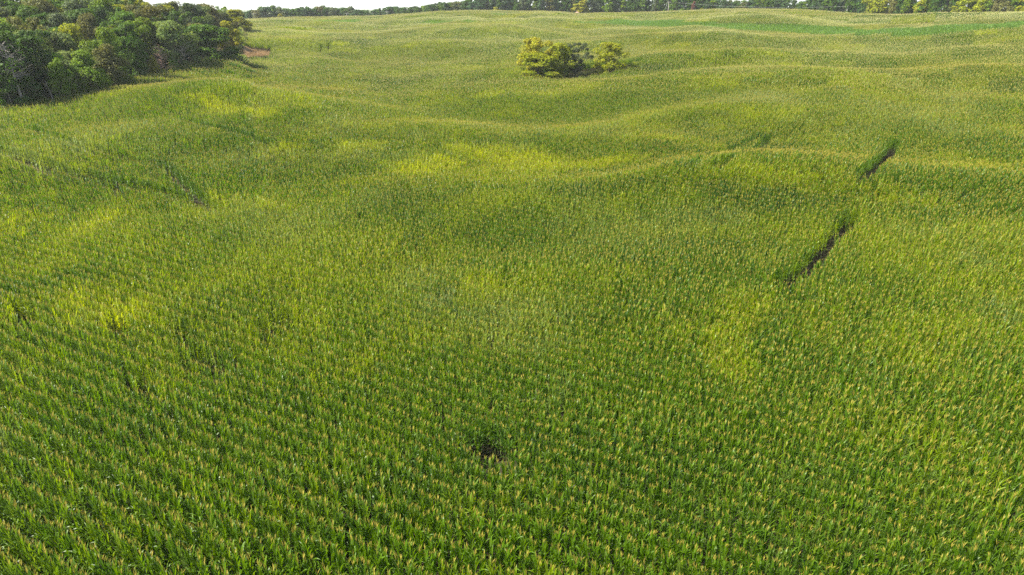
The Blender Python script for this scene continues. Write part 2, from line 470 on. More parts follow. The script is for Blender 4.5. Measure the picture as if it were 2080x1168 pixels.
for pts, w in GAPS:
    g = [ground_hit(u, v, 1.6) for u, v in pts]
    GP.append((g, w + .12))
def gap_dist(x, y):
    """distance to the nearest gap edge (negative inside)"""
    best = np.full(x.shape, 99.0)
    for g, w in GP:
        for (x0, y0), (x1, y1) in zip(g[:-1], g[1:]):
            dx, dy = x1 - x0, y1 - y0; l2 = dx * dx + dy * dy + 1e-9
            t = np.clip(((x - x0) * dx + (y - y0) * dy) / l2, 0, 1)
            best = np.minimum(best, np.hypot(x - x0 - t * dx, y - y0 - t * dy) - w)
    return best
# yellower patches of the crop: photo pixel, half width and half depth in pixels, strength
YEL = [(400, 203, 60, 7, .9), (470, 214, 70, 7, 1.), (540, 226, 40, 8, .7), (560, 300, 70, 9, .75), (740, 300, 55, 7, .75), (885, 336, 65, 8, .95), (1060, 322, 80, 12, .95), (1000, 318, 50, 6, .9), (1150, 335, 120, 7, .8), (1330, 275, 60, 7, .5),
       (1300, 356, 130, 6, .45), (1560, 365, 160, 8, .5), (240, 442, 45, 10, .7), (60, 512, 90, 22, .5), (215, 596, 60, 20, .75), (950, 590, 80, 60, .6), (1000, 420, 130, 40, .5), (1440, 695, 70, 26, .6), (390, 640, 60, 50, .35),
       (1180, 430, 120, 40, .4), (1600, 180, 160, 7, .35), (1750, 400, 120, 14, .4), (1950, 560, 120, 60, .4), (800, 640, 160, 60, .25), (640, 440, 100, 30, .3), (300, 560, 120, 30, .25), (1850, 520, 150, 30, .4), (620, 320, 150, 14, .4), (690, 90, 60, 6, .5), (600, 75, 60, 5, .5), (1290, 132, 22, 5, .6), (590, 62, 120, 6, .4)]
YW = []
for u, v, a, b, s in YEL:
    c0 = ground_hit(u, v, 2.0); e1 = ground_hit(u + a, v, 2.0); e2 = ground_hit(u, v + b, 2.0)
    YW.append((c0[0], c0[1], max(3, math.hypot(e1[0] - c0[0], e1[1] - c0[1])), max(3, math.hypot(e2[0] - c0[0], e2[1] - c0[1])), s))
def patches(W, wx, wy):
    v = 0 * wx
    for cx, cy_, sx, sy, s in W:
        a = math.atan2(cx, cy_); c, sn = math.cos(a), math.sin(a)
        p = (wx - cx) * c - (wy - cy_) * sn; q = (wx - cx) * sn + (wy - cy_) * c
        v = np.maximum(v, s * np.clip(1.6 * np.exp(-.5 * ((p / sx) ** 2 + (q / sy) ** 2) * 1.6) - .25, 0, 1))
    return v
# darker patches: slope shade put into the crop's colour, with some lusher corn
SHADE_LUSH = [(1230, 372, 150, 20, 1.), (1480, 395, 160, 28, 1.), (1650, 420, 120, 30, .9), (560, 108, 60, 10, .7), (780, 84, 110, 10, .7), (630, 105, 40, 8, .6), (830, 490, 110, 25, .5), (860, 405, 130, 14, .5), (1560, 300, 60, 14, .5),
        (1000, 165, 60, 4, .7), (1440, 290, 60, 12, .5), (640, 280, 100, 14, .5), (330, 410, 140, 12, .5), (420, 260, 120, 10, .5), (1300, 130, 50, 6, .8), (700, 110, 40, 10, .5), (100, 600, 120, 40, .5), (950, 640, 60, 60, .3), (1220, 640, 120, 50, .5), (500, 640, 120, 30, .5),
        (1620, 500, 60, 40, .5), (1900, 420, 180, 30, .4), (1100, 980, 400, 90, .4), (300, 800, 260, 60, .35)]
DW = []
for u, v, a, b, s in SHADE_LUSH:
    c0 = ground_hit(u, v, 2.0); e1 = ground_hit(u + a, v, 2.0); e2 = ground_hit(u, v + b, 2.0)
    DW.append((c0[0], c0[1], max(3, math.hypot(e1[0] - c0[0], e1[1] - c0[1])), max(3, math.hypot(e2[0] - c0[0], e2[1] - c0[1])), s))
def yellowness(x, y):
    n = vnoise(x, y, 14, 1) * .5 + vnoise(x, y, 5, 2) * .3 + vnoise(x, y, 2.2, 3) * .2
    wx = x + (vnoise(x, y, 9, 4) - .5) * 9; wy = y + (vnoise(x, y, 9, 5) - .5) * 9
    v = np.clip((n - .42) * 1.8, 0, .45)
    for cx, cy_, sx, sy, s in YW:
        a = math.atan2(cx, cy_); c, sn = math.cos(a), math.sin(a)
        p = (wx - cx) * c - (wy - cy_) * sn; q = (wx - cx) * sn + (wy - cy_) * c
        v = np.maximum(v, s * np.clip(1.7 * np.exp(-.5 * ((p / sx) ** 2 + (q / sy) ** 2) * 1.5) - .22, 0, 1) * (.8 + .45 * n))
    return np.clip(v, 0, 1)
SHEEN = [(880, 590, 70, 40, .8), (1690, 255, 110, 22, .7), (1420, 265, 90, 20, .75), (2000, 640, 80, 30, .7), (1930, 490, 90, 25, .5), (30, 860, 60, 30, .7), (250, 630, 80, 20, .4), (800, 345, 60, 8, .5), (1050, 700, 160, 30, .45), (700, 440, 100, 20, .35), (1080, 780, 40, 60, .45), (90, 900, 50, 30, .6), (340, 195, 60, 10, .5), (210, 230, 70, 10, .5)]  # sheen of wind-blown leaves, put into the crop's colour as paler patches
PW = []
for u, v, a, b, s in SHEEN:
    c0 = ground_hit(u, v, 2.0); e1 = ground_hit(u + a, v, 2.0); e2 = ground_hit(u, v + b, 2.0)
    PW.append((c0[0], c0[1], max(2, math.hypot(e1[0] - c0[0], e1[1] - c0[1])), max(2, math.hypot(e2[0] - c0[0], e2[1] - c0[1])), s))
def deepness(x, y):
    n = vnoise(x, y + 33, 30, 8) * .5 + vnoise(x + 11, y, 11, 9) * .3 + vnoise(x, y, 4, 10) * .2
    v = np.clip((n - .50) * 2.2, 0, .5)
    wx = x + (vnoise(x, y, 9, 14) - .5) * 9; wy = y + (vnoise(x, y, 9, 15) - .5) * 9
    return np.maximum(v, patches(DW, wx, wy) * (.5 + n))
def pale_sheen(x, y):
    n = vnoise(x + 50, y, 22, 6) * .55 + vnoise(x, y + 90, 7, 7) * .45
    wx = x + (vnoise(x, y, 7, 16) - .5) * 7; wy = y + (vnoise(x, y, 7, 17) - .5) * 7
    return np.clip(np.maximum((n - .55) * 2.4, patches(PW, wx, wy) * np.clip((vnoise(x, y, 1.6, 18) * .6 + vnoise(x, y, 4.5, 19) * .4 - .32) * 2.6, 0, 1.1)), 0, .85)
# the green strip of a second crop on the far slope: upper and lower edge in photo pixels
STRIP = [[(1150, 45), (1230, 42), (1310, 40), (1400, 43), (1560, 50), (1720, 55), (1900, 54), (2000, 48), (2100, 40), (2300, 30),
          (2300, 44), (2080, 53), (1990, 62), (1900, 69), (1760, 72), (1620, 66), (1480, 58), (1330, 53), (1230, 47)],
         [(850, 43), (900, 40), (960, 42), (970, 46), (860, 47)], [(690, 41), (740, 39), (730, 44), (620, 47)], [(980, 28), (1030, 27), (1040, 31), (985, 31)]]
STRIPW = [[ground_hit(u, v, 2.4) for u, v in s] for s in STRIP]

def visible(x, y, z, mu=260, mv=330):
    u, v = project(x, y, z)
    return (u > -mu) & (u < 2080 + mu) & (v < 1168 + mv) & (y > 8)
def field(x, y):
    r = np.hypot(x, y); D = np.interp(np.arctan2(x, y), fine, CDf)
    ok = (r < D * 1.035) & ~in_poly(x, y, WOOD) & ~island(x, y) & ~in_poly(x, y, DRY)
    return ok
LA, LB, LC = 74.0, 150.0, 330.0
BIG = CELL * 3
P = {k: [] for k in 'ABCDS'}
gi, gj = np.meshgrid(np.arange(-70, 71), np.arange(-70, 71), indexing='ij')
bs = (gi.reshape(-1) + .5) * BIG; bq = (gj.reshape(-1) + .5) * BIG
bx, by = to_world(bs, bq); bz = terrain(bx, by)
def in_strip(x, y):
    m = np.zeros(x.shape, bool)
    for s in STRIPW: m |= in_poly(x, y, s)
    return m
k = visible(bx, by, bz, 900, 1500) & (np.hypot(bx, by) < 760)
bs, bq, bx, by = bs[k], bq[k], bx[k], by[k]
br = np.hypot(bx, by)
near_strip = np.zeros(br.shape, bool)
for ox in (-BIG, 0, BIG):
    for oy in (-BIG, 0, BIG): near_strip |= in_strip(bx + ox, by + oy)
edge_mix = np.zeros(br.shape, bool)
f0 = field(bx, by)
for ox in (-7, 7):
    for oy in (-7, 7): edge_mix |= field(bx + ox, by + oy) != f0
isD = (br > LC) & ~near_strip & ~edge_mix
P['D'].append((bs[isD & f0], bq[isD & f0]))
def split(s, q, n, size):
    o = (np.arange(n) - (n - 1) / 2) * size
    S = (s[:, None, None] + o[None, :, None] + 0 * o[None, None, :]).reshape(-1)
    Q = (q[:, None, None] + 0 * o[None, :, None] + o[None, None, :]).reshape(-1)
    return S, Q
cs, cq = split(bs[~isD], bq[~isD], 3, CELL)
cx, cyy = to_world(cs, cq); cr = np.hypot(cx, cyy)
keep = visible(cx, cyy, terrain(cx, cyy), 420, 560); cs, cq, cx, cyy, cr = cs[keep], cq[keep], cx[keep], cyy[keep], cr[keep]
st = in_strip(cx, cyy); fld = field(cx, cyy)
P['S'].append((cs[st & fld], cq[st & fld]))
emix = np.zeros(cr.shape, bool)
for ox in (-3, 3):
    for oy in (-3, 3): emix |= field(cx + ox, cyy + oy) != fld
gd = gap_dist(cx, cyy)
isC = (cr > LB) & ~st & ~emix & (gd > 4)
P['C'].append((cs[isC & fld], cq[isC & fld]))
rest = (~isC) & ~st
s3, q3 = cs[rest], cq[rest]
so = np.tile(np.array([-SEG, 0, SEG]), 6); qo = np.repeat((np.arange(6) - 2.5) * ROW, 3)
Ss = (s3[:, None] + so[None]).reshape(-1); Qs = (q3[:, None] + qo[None]).reshape(-1)
x, y = to_world(Ss, Qs); r = np.hypot(x, y); fld = field(x, y)
vis = visible(x, y, terrain(x, y), 260, 300)
gd = gap_dist(x, y)
isB = (r > LA) & (gd > 1.0)
kk = isB & fld & vis
P['B'].append((Ss[kk], Qs[kk]))
kk = ~isB & vis
Sa = (Ss[kk][:, None] + ((np.arange(12) - 5.5) / 12 * SEG)[None]).reshape(-1); Qa = np.repeat(Qs[kk], 12)
Sa = Sa + rng.uniform(-.05, .05, Sa.shape); Qa = Qa + rng.normal(0, .02, Qa.shape)
x, y = to_world(Sa, Qa)
kk = field(x, y) & (gap_dist(x, y) > rng.uniform(-.25, .45, x.shape)) & (rng.random(x.shape) > .03 + .12 * (vnoise(x, y, 1.3, 51) > .88))
P['A'].append((Sa[kk], Qa[kk]))
for q_ in P: P[q_] = np.array([np.concatenate([a[0] for a in P[q_]]), np.concatenate([a[1] for a in P[q_]])])
print({q_: P[q_].shape[1] for q_ in P})

def euler_from(n, t):
    """euler XYZ of frames whose Z is n and X lies along t"""
    n = n / np.linalg.norm(n, axis=1)[:, None]
    b = np.cross(n, t); b /= np.linalg.norm(b, axis=1)[:, None]
    a = np.cross(b, n)
    Rm = np.stack([a, b, n], -1)
    return np.stack([np.arctan2(Rm[:, 2, 1], Rm[:, 2, 2]), np.arcsin(np.clip(-Rm[:, 2, 0], -1, 1)), np.arctan2(Rm[:, 1, 0], Rm[:, 0, 0])], -1)
CO, RO, SC, ID, YE, PA, DE = [], [], [], [], [], [], []
near_plants = None
for kind in 'ABCD':
    s, q = P[kind]; n = len(s)
    x, y = to_world(s, q); z = terrain(x, y)
    hs = .90 + .22 * vnoise(x, y, 11, 11) + (vnoise(x, y, 3.1, 12) - .5) * .06
    if kind == 'A':
        lean_n = vnoise(x, y, 6, 13) - .5
        e = np.stack([rng.normal(0, .03, n) + .10 * lean_n, rng.normal(0, .03, n) + .1 * lean_n, ROWDIR + rng.normal(0, .12, n) + np.where(rng.random(n) < .5, math.pi, 0)], -1)
        sc = np.repeat((hs * rng.normal(1.0, .028, n))[:, None], 3, 1)
    else:
        eps = 1.0 if kind == 'B' else 2.5
        nx = -(terrain(x + eps, y) - terrain(x - eps, y)) / (2 * eps); ny = -(terrain(x, y + eps) - terrain(x, y - eps)) / (2 * eps)
        flip = np.where(rng.random(n) < .5, -1.0, 1.0)
        tt = np.stack([rc * flip, rsn * flip, 0 * flip], -1)
        e = euler_from(np.stack([nx, ny, np.ones(n)], -1), tt)
        sc = np.stack([np.full(n, 1.0), np.full(n, 1.0), hs], -1)
    ids = np.array(IDX[kind])[rng.integers(0, len(IDX[kind]), n)]
    ye = np.clip(yellowness(x, y) + rng.normal(0, .12, n), 0, 1); pa = np.clip(pale_sheen(x, y) + rng.normal(0, .12, n), 0, 1); de = np.clip(deepness(x, y) * (1 - .9 * ye) + rng.normal(0, .26 if kind == 'A' else .14, n), 0, 1)
    keep = np.ones(n, bool)
    if kind == 'A':
        # the 300 plants that show largest become objects of their own
        u, v = project(x, y, z + 1.9)
        rr = np.where((u > 15) & (u < 2065) & (v < 1150), np.sqrt(x * x + y * y + (CAM_Z - z - 2) ** 2), 1e9)
        sel = np.argsort(rr)[:300]; keep[sel] = False
        near_plants = [(x[i], y[i], z[i], sc[i, 0], e[i]) for i in sel]
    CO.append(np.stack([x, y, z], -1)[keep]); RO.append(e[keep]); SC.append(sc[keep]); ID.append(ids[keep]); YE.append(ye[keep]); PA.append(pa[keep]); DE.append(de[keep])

def instancer(name, co, ro, sc, ids, ye, pa, de):
    me = bpy.data.meshes.new(name); n = len(co)
    me.vertices.add(n); me.vertices.foreach_set('co', co.reshape(-1).astype(np.float32))
    for nm, ty, arr, key in (('rot', 'FLOAT_VECTOR', ro, 'vector'), ('scl', 'FLOAT_VECTOR', sc, 'vector'), ('idx', 'INT', ids, 'value'), ('yel', 'FLOAT', ye, 'value'), ('pale', 'FLOAT', pa, 'value'), ('deep', 'FLOAT', de, 'value'), ('far_straw', 'FLOAT', np.clip((np.hypot(co[:, 0], co[:, 1]) - 110) / 220, 0, 1) * (.55 + .9 * (vnoise(co[:, 0], co[:, 1], 24, 41) - .3)), 'value')):
        a = me.attributes.new(nm, ty, 'POINT')
        a.data.foreach_set(key, np.ascontiguousarray(arr.reshape(-1), dtype=np.int32 if ty == 'INT' else np.float32))
    o = obj(name, me)
    g = bpy.data.node_groups.new(name + '_spread', 'GeometryNodeTree')
    g.interface.new_socket('Geometry', in_out='INPUT', socket_type='NodeSocketGeometry'); g.interface.new_socket('Geometry', in_out='OUTPUT', socket_type='NodeSocketGeometry')
    N, L = g.nodes, g.links
    gin = N.new('NodeGroupInput'); gout = N.new('NodeGroupOutput')
    ci = N.new('GeometryNodeCollectionInfo'); ci.inputs['Collection'].default_value = proto; ci.inputs['Separate Children'].default_value = True; ci.inputs['Reset Children'].default_value = True
    iop = N.new('GeometryNodeInstanceOnPoints')
    def na(nm, ty):
        a = N.new('GeometryNodeInputNamedAttribute'); a.data_type = ty; a.inputs['Name'].default_value = nm
        return a.outputs['Attribute']
    e2r = N.new('FunctionNodeEulerToRotation')
    L.new(na('rot', 'FLOAT_VECTOR'), e2r.inputs[0])
    L.new(gin.outputs[0], iop.inputs['Points']); L.new(ci.outputs[0], iop.inputs['Instance'])
    iop.inputs['Pick Instance'].default_value = True
    L.new(na('idx', 'INT'), iop.inputs['Instance Index']); L.new(e2r.outputs[0], iop.inputs['Rotation']); L.new(na('scl', 'FLOAT_VECTOR'), iop.inputs['Scale'])
    L.new(iop.outputs[0], gout.inputs[0])
    md = o.modifiers.new('spread', 'NODES'); md.node_group = g
    return o
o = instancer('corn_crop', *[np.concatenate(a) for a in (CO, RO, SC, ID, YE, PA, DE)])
tag(o, 'tall green tasselled corn covering the whole rolling field', 'corn', kind='stuff')
s, q = P['S']; x, y = to_world(s, q); z = terrain(x, y); n = len(x)
nx = -(terrain(x + 2.5, y) - terrain(x - 2.5, y)) / 5; ny = -(terrain(x, y + 2.5) - terrain(x, y - 2.5)) / 5
e = euler_from(np.stack([nx, ny, np.ones(n)], -1), np.stack([np.full(n, rc), np.full(n, rsn), np.zeros(n)], -1))
o = instancer('green_crop_strip', np.stack([x, y, z], -1), e, np.stack([np.ones(n), np.ones(n), 1.02 + .1 * rng.random(n)], -1), np.array(IDX['S'])[rng.integers(0, 4, n)], .25 * vnoise(x, y, 20, 21), .4 * vnoise(x, y, 14, 22), .3 * vnoise(x, y, 9, 23))
tag(o, 'brighter green tassel-free strip curving across the far slope', 'crop strip', kind='stuff')

# the nearest plants, one by one
kinds = []
for k in range(11):
    kinds.append([(nm, mesh_from(nm, vs, fs, [M[{'leaf': 'corn_leaf', 'stalk': 'corn_stalk', 'tassel': 'tassel'}[nm]]])) for nm, vs, fs in moved(plant_parts(rs, 9, 5, 5, .011, 1.1, True, .7), 0, 0, 1.0, rs.uniform(0, 6.28), (0, 0), .66)])
for i, (x, y, z, s, e) in enumerate(near_plants):
    t = empty('corn_plant', (x, y, z)); t.rotation_euler = tuple(float(a) for a in e); t.scale = (s, s, s)
    tag(t, 'single green corn plant with a tan tassel along the near rim of the field', 'corn plant', 'nearest corn plants of the field')
    for nm, me in kinds[i % 11]: obj(nm, me, t)

# ------------------------------------------------------------------ trees
def tube(vs, fs, a, b, ra, rb, n=6):
    a = Vector(a); b = Vector(b); d = (b - a).normalized(); s = d.orthogonal().normalized(); t = d.cross(s); k = len(vs)
    for c, r in ((a, ra), (b, rb)):
        for j in range(n):
            an = j * 2 * math.pi / n; vs.append(c + (s * math.cos(an) + t * math.sin(an)) * r)
    for j in range(n): fs.append((k + j, k + (j + 1) % n, k + n + (j + 1) % n, k + n + j))
    fs.append(tuple(k + n + j for j in range(n)))
def crown(name, seed, rad, z0, z1, nlobe, lr, nleaf, size, shape='round', fill=.25):
    """leaf faces spread over overlapping lobes; tree is 10 m high before scaling"""
    g = np.random.default_rng(seed)
    t = g.random(nlobe); f = np.sqrt(g.random(nlobe)) ** .7; an = g.random(nlobe) * 6.283
    zc = z0 + (z1 - z0) * t
    if shape == 'round': prof = np.sqrt(np.clip(1 - ((t - .42) / .6) ** 2, .05, 1))
    elif shape == 'cone': prof = np.clip(1.05 - t, .08, 1)
    elif shape == 'vase': prof = .35 + .65 * np.sin(np.clip(t * 1.1, 0, 1) * 2.3)
    else: prof = np.clip(1.15 - t * .75, .2, 1)
    ecc = 1 + .25 * np.cos(2 * (an - g.random() * 3))
    rr = np.clip(rad * prof * f * ecc - lr * .5, 0, None)
    C = np.stack([np.cos(an) * rr, np.sin(an) * rr, np.clip(zc, z0 + .1, z1 - lr * .8)], -1)
    LR = lr * g.uniform(.6, 1.35, nlobe) * (.7 + .4 * prof)
    k = g.integers(0, nlobe, nleaf)
    d = g.normal(size=(nleaf, 3)); d[:, 2] = d[:, 2] * .8 + .25; d /= np.linalg.norm(d, axis=1)[:, None]
    q = np.where(g.random(nleaf) < fill, g.uniform(.3, 1, nleaf), g.uniform(.85, 1.12, nleaf))
    p = C[k] + d * (LR[k] * q)[:, None] * np.array([1, 1, .8])
    p[:, 2] = np.maximum(p[:, 2], z0 * .6)
    nrm = d * .9 + g.normal(size=(nleaf, 3)) * .55 + np.array([0, 0, .35]); nrm /= np.linalg.norm(nrm, axis=1)[:, None]
    u = np.cross(nrm, g.normal(size=(nleaf, 3))); u /= np.linalg.norm(u, axis=1)[:, None]; w = np.cross(nrm, u)
    s = (size * g.uniform(.55, 1.4, nleaf))[:, None]
    co = np.stack([p + u * s, p + w * s * .55 + u * s * .1, p - u * s, p - w * s * .55], 1)
    return quads_mesh(name, co, M['tree_leaf']), C
def trunk(name, seed, C, top, r=.28, mat='bark'):
    g = random.Random(seed); vs, fs = [], []
    p = Vector((0, 0, -.6)); n = 4
    for k in range(n):
        b = Vector((g.uniform(-.15, .15), g.uniform(-.15, .15), top * (k + 1) / n)); tube(vs, fs, p, b, r * (1 - .2 * k), r * (1 - .2 * (k + 1))); p = b
    for c in sorted(C.tolist(), key=lambda c: g.random())[:9]:
        z = min(max(c[2] * .55, top * .3), top * .9); tube(vs, fs, (0, 0, z), c, r * .32, r * .08, 5)
    return mesh_from(name, vs, fs, [M[mat]])
TREES = {}
def kind(nm, count, seed, **kw):
    TREES[nm] = []
    tr = kw.pop('tr', .26); top = kw.pop('top', 6.5)
    for k in range(count):
        me, C = crown('crown', seed + k, **kw)
        TREES[nm].append((me, trunk('trunk', seed + k, C, top, tr)))
kind('broad', 4, 100, rad=3.9, z0=1.4, z1=10, nlobe=46, lr=1.05, nleaf=9000, size=.20)
kind('tall', 4, 120, rad=2.7, z0=1.6, z1=10, nlobe=40, lr=.85, nleaf=8000, size=.18, shape='round')
kind('skirt', 3, 140, rad=4.2, z0=.4, z1=10, nlobe=56, lr=1.0, nleaf=11000, size=.20, shape='dome')
kind('shrub', 3, 160, rad=4.6, z0=.2, z1=10, nlobe=34, lr=1.5, nleaf=5000, size=.30, shape='dome', top=5)
kind('airy', 2, 180, rad=3.9, z0=1.0, z1=10, nlobe=60, lr=.7, nleaf=9000, size=.18, shape='vase', fill=.5)
kind('far_round', 4, 200, rad=4.2, z0=.6, z1=10, nlobe=26, lr=1.35, nleaf=1700, size=.46)
kind('far_tall', 3, 220, rad=2.9, z0=.8, z1=10, nlobe=24, lr=1.0, nleaf=1500, size=.42)
kind('far_cone', 2, 240, rad=2.6, z0=.6, z1=10.2, nlobe=26, lr=.8, nleaf=1300, size=.40, shape='cone')
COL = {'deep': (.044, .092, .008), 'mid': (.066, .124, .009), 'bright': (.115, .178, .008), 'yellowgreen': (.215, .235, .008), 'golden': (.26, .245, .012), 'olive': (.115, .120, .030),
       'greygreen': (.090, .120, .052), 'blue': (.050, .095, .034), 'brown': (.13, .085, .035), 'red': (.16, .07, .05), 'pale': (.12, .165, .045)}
rt = random.Random(11)
def tree(name, kd, x, y, h, w, color, label, group=None, cat='tree', z=None, rz=None):
    """h, w: real height and width in metres"""
    me, tm = rt.choice(TREES[kd])
    wid = {'broad': 7.2, 'tall': 5.4, 'skirt': 6.8, 'shrub': 9.0, 'airy': 7.4, 'far_round': 8.6, 'far_tall': 6.0, 'far_cone': 5.4}[kd]
    t = empty(name, (x, y, (tz(x, y) if z is None else z)), rt.uniform(0, 6.28) if rz is None else rz)
    t.scale = (w / wid, w / wid, h / 10.0)
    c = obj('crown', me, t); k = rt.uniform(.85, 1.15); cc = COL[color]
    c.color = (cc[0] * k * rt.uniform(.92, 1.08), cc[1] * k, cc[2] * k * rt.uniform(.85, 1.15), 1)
    obj('trunk', tm, t)
    return tag(t, label, cat, group)

def from_px(name, kd, u, vb, vt, wpx, color, label, back=0.0, lift=2.0, group=None, cat='tree', edge=True):
    """tree whose foot is hidden behind the corn tops seen at (u, vb), whose top is seen at vt"""
    x, y = ground_hit(u, vb, lift)
    r = math.hypot(x, y); k = (r + back * K) / r; x *= k; y *= k; r *= k
    p = at_range(u, vt, r); h = p.z - tz(x, y)
    dep = y * CP - (p.z - CAM_Z) * SP
    return tree(name, kd, x, y, max(h, 1.0), wpx / F * dep, color, label, group, cat)
WL = {'deep': 'deep green broadleaf tree inside the hillside wood', 'mid': 'mid green broadleaf tree inside the hillside wood', 'bright': 'bright green broadleaf tree inside the hillside wood',
      'olive': 'olive brown tinted tree inside the hillside wood', 'greygreen': 'dull grey green tree inside the hillside wood', 'yellowgreen': 'yellow green tree inside the hillside wood', 'pale': 'pale silvery green tree inside the hillside wood'}
# front of the wood
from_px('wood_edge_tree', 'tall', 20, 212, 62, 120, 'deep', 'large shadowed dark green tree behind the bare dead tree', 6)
from_px('wood_edge_tree', 'skirt', 10, 213, 150, 70, 'mid', 'low drooping green tree at the foot of the bare dead tree', 1)
from_px('wood_edge_tree', 'skirt', 62, 206, 152, 62, 'mid', 'low leafy tree right beside the bare dead trunk', 1)
from_px('wood_edge_tree', 'tall', 84, 204, 72, 90, 'deep', 'dark tree between the dead tree and the thin leaning trunk', 8)
from_px('wood_edge_tree', 'tall', 134, 197, 118, 40, 'bright', 'slender bright green young tree at the wood edge', 1)
from_px('wood_edge_tree', 'skirt', 186, 188, 102, 76, 'bright', 'broad bright green tree with foliage to the ground beside the slender young tree', 2)
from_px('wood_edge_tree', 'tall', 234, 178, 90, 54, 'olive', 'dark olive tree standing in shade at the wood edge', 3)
from_px('wood_edge_tree', 'broad', 232, 178, 52, 70, 'bright', 'tall lit green tree above the dark olive edge tree', 8)
from_px('wood_edge_tree', 'tall', 276, 160, 44, 62, 'mid', 'tall leafy green tree left of the yellow shrub', 4)
from_px('wood_edge_shrub', 'shrub', 312, 147, 112, 30, 'golden', 'yellow shrub beside the brown withered tree', 0, cat='shrub')
from_px('wood_edge_shrub', 'shrub', 353, 136, 108, 26, 'bright', 'small bright green bush beside the brown withered tree', 0, cat='shrub')
from_px('wood_edge_tree', 'broad', 356, 136, 43, 88, 'pale', 'big round pale green tree above the small bright bush', 6)
from_px('wood_edge_tree', 'skirt', 428, 120, 50, 92, 'mid', 'wide rich green dome tree next to the dry grass patch', 5)
from_px('wood_edge_tree', 'tall', 468, 104, 42, 44, 'golden', 'yellow topped tree at the corner of the wood', 6)
from_px('wood_edge_shrub', 'shrub', 484, 100, 80, 30, 'greygreen', 'small grey bush beyond the dry grass patch', 8, cat='shrub')
from_px('wood_edge_tree', 'skirt', 482, 54, 19, 58, 'yellowgreen', 'rounded yellow green tree where the wood juts into the far field', 4)
from_px('wood_edge_tree', 'skirt', 456, 60, 24, 40, 'greygreen', 'grey green tree just behind the yellow green corner tree', 8)
# inside the wood
g = np.random.default_rng(5)
cand = []
for gx in np.arange(-250, -68, 5.4):
    for gy in np.arange(120, 420, 5.4):
        cand.append((gx + g.uniform(-2, 2), gy + g.uniform(-2, 2)))
cand = np.array(cand)
def edge_dist(x, y):
    best = 1e9
    P_ = WOOD[:len(EDGE) + 4]
    for (x0, y0), (x1, y1) in zip(P_[:-1], P_[1:]):
        dx, dy = x1 - x0, y1 - y0; t = min(1, max(0, ((x - x0) * dx + (y - y0) * dy) / (dx * dx + dy * dy)))
        best = min(best, math.hypot(x - x0 - t * dx, y - y0 - t * dy))
    return best
cand = cand[in_poly(cand[:, 0], cand[:, 1], WOOD)]
cand = cand[np.argsort(np.hypot(cand[:, 0], cand[:, 1]))]
SKY_U = [-300, 0, 60, 140, 260, 290, 300, 330, 350, 380, 420, 460, 490, 520]; SKY_V = [-60, -30, -12, -25, -8, 0, 8, 5, 2, 6, 9, 14, 20, 22]
best_v = np.full(120, 2000.0); nw = 0
for x, y in cand:
    ed = edge_dist(x, y)
    if ed < 5: continue
    r = math.hypot(x, y); z = tz(x, y)
    h = rt.uniform(10.5, 15) * (1 if ed > 10 else .85)
    u, v = project(np.array(x), np.array(y), np.array(z + h)); u, v = float(u), float(v)
    if u < -70 or u > 500: continue
    vs_ = float(np.interp(u, SKY_U, SKY_V))
    if v < vs_:
        h = max(6, at_range(u, vs_, r).z - z + rt.uniform(-1, .4)); v = vs_
    b = int((u + 200) // 14)
    if v > best_v[b] - 3.0: continue   # wholly hidden by nearer crowns
    best_v[max(0, b - 1):b + 2] = np.minimum(best_v[max(0, b - 1):b + 2], v + 2)
    c = rt.choices(['deep', 'mid', 'bright', 'olive', 'greygreen', 'yellowgreen', 'pale'], [3, 4, 3, 2, 2, 1, 1])[0]
    tree('wood_tree', rt.choice(['broad', 'broad', 'tall', 'airy']), x, y, h, rt.uniform(6.8, 10.2), c, WL[c], c + ' trees inside the wood'); nw += 1
print('wood trees', nw)

# the clump in the hollow and the tree beside it
from_px('hollow_tree', 'broad', 1088, 163, 76, 70, 'golden', 'tall olive gold tree at the back of the clump in the hollow', 5, .3)
from_px('hollow_tree', 'skirt', 1092, 167, 108, 88, 'yellowgreen', 'low wide yellow green tree at the front of the clump in the hollow', 0, .3)
from_px('hollow_tree', 'broad', 1135, 162, 88, 54, 'yellowgreen', 'small yellow topped tree between the gold tree and the grey green tree', 3, .3)
from_px('hollow_tree', 'airy', 1168, 155, 86, 54, 'greygreen', 'grey green willow-like tree at the end of the clump in the hollow', 0, .3)
from_px('hollow_tree', 'broad', 1236, 149, 86, 58, 'yellowgreen', 'yellow green tree standing by itself beside the clump', 0, .3)
from_px('hollow_shrub', 'shrub', 1078, 168, 148, 28, 'yellowgreen', 'low shrub at the foot of the clump beside bluish corn', -1, .3, cat='shrub')
from_px('hollow_shrub', 'shrub', 1140, 161, 150, 20, 'golden', 'small golden shrub under the yellow topped tree', -2, .3, cat='shrub')
from_px('hollow_shrub', 'shrub', 1226, 150, 132, 24, 'yellowgreen', 'low bush at the foot of the tree standing by itself', -2, .3, cat='shrub')

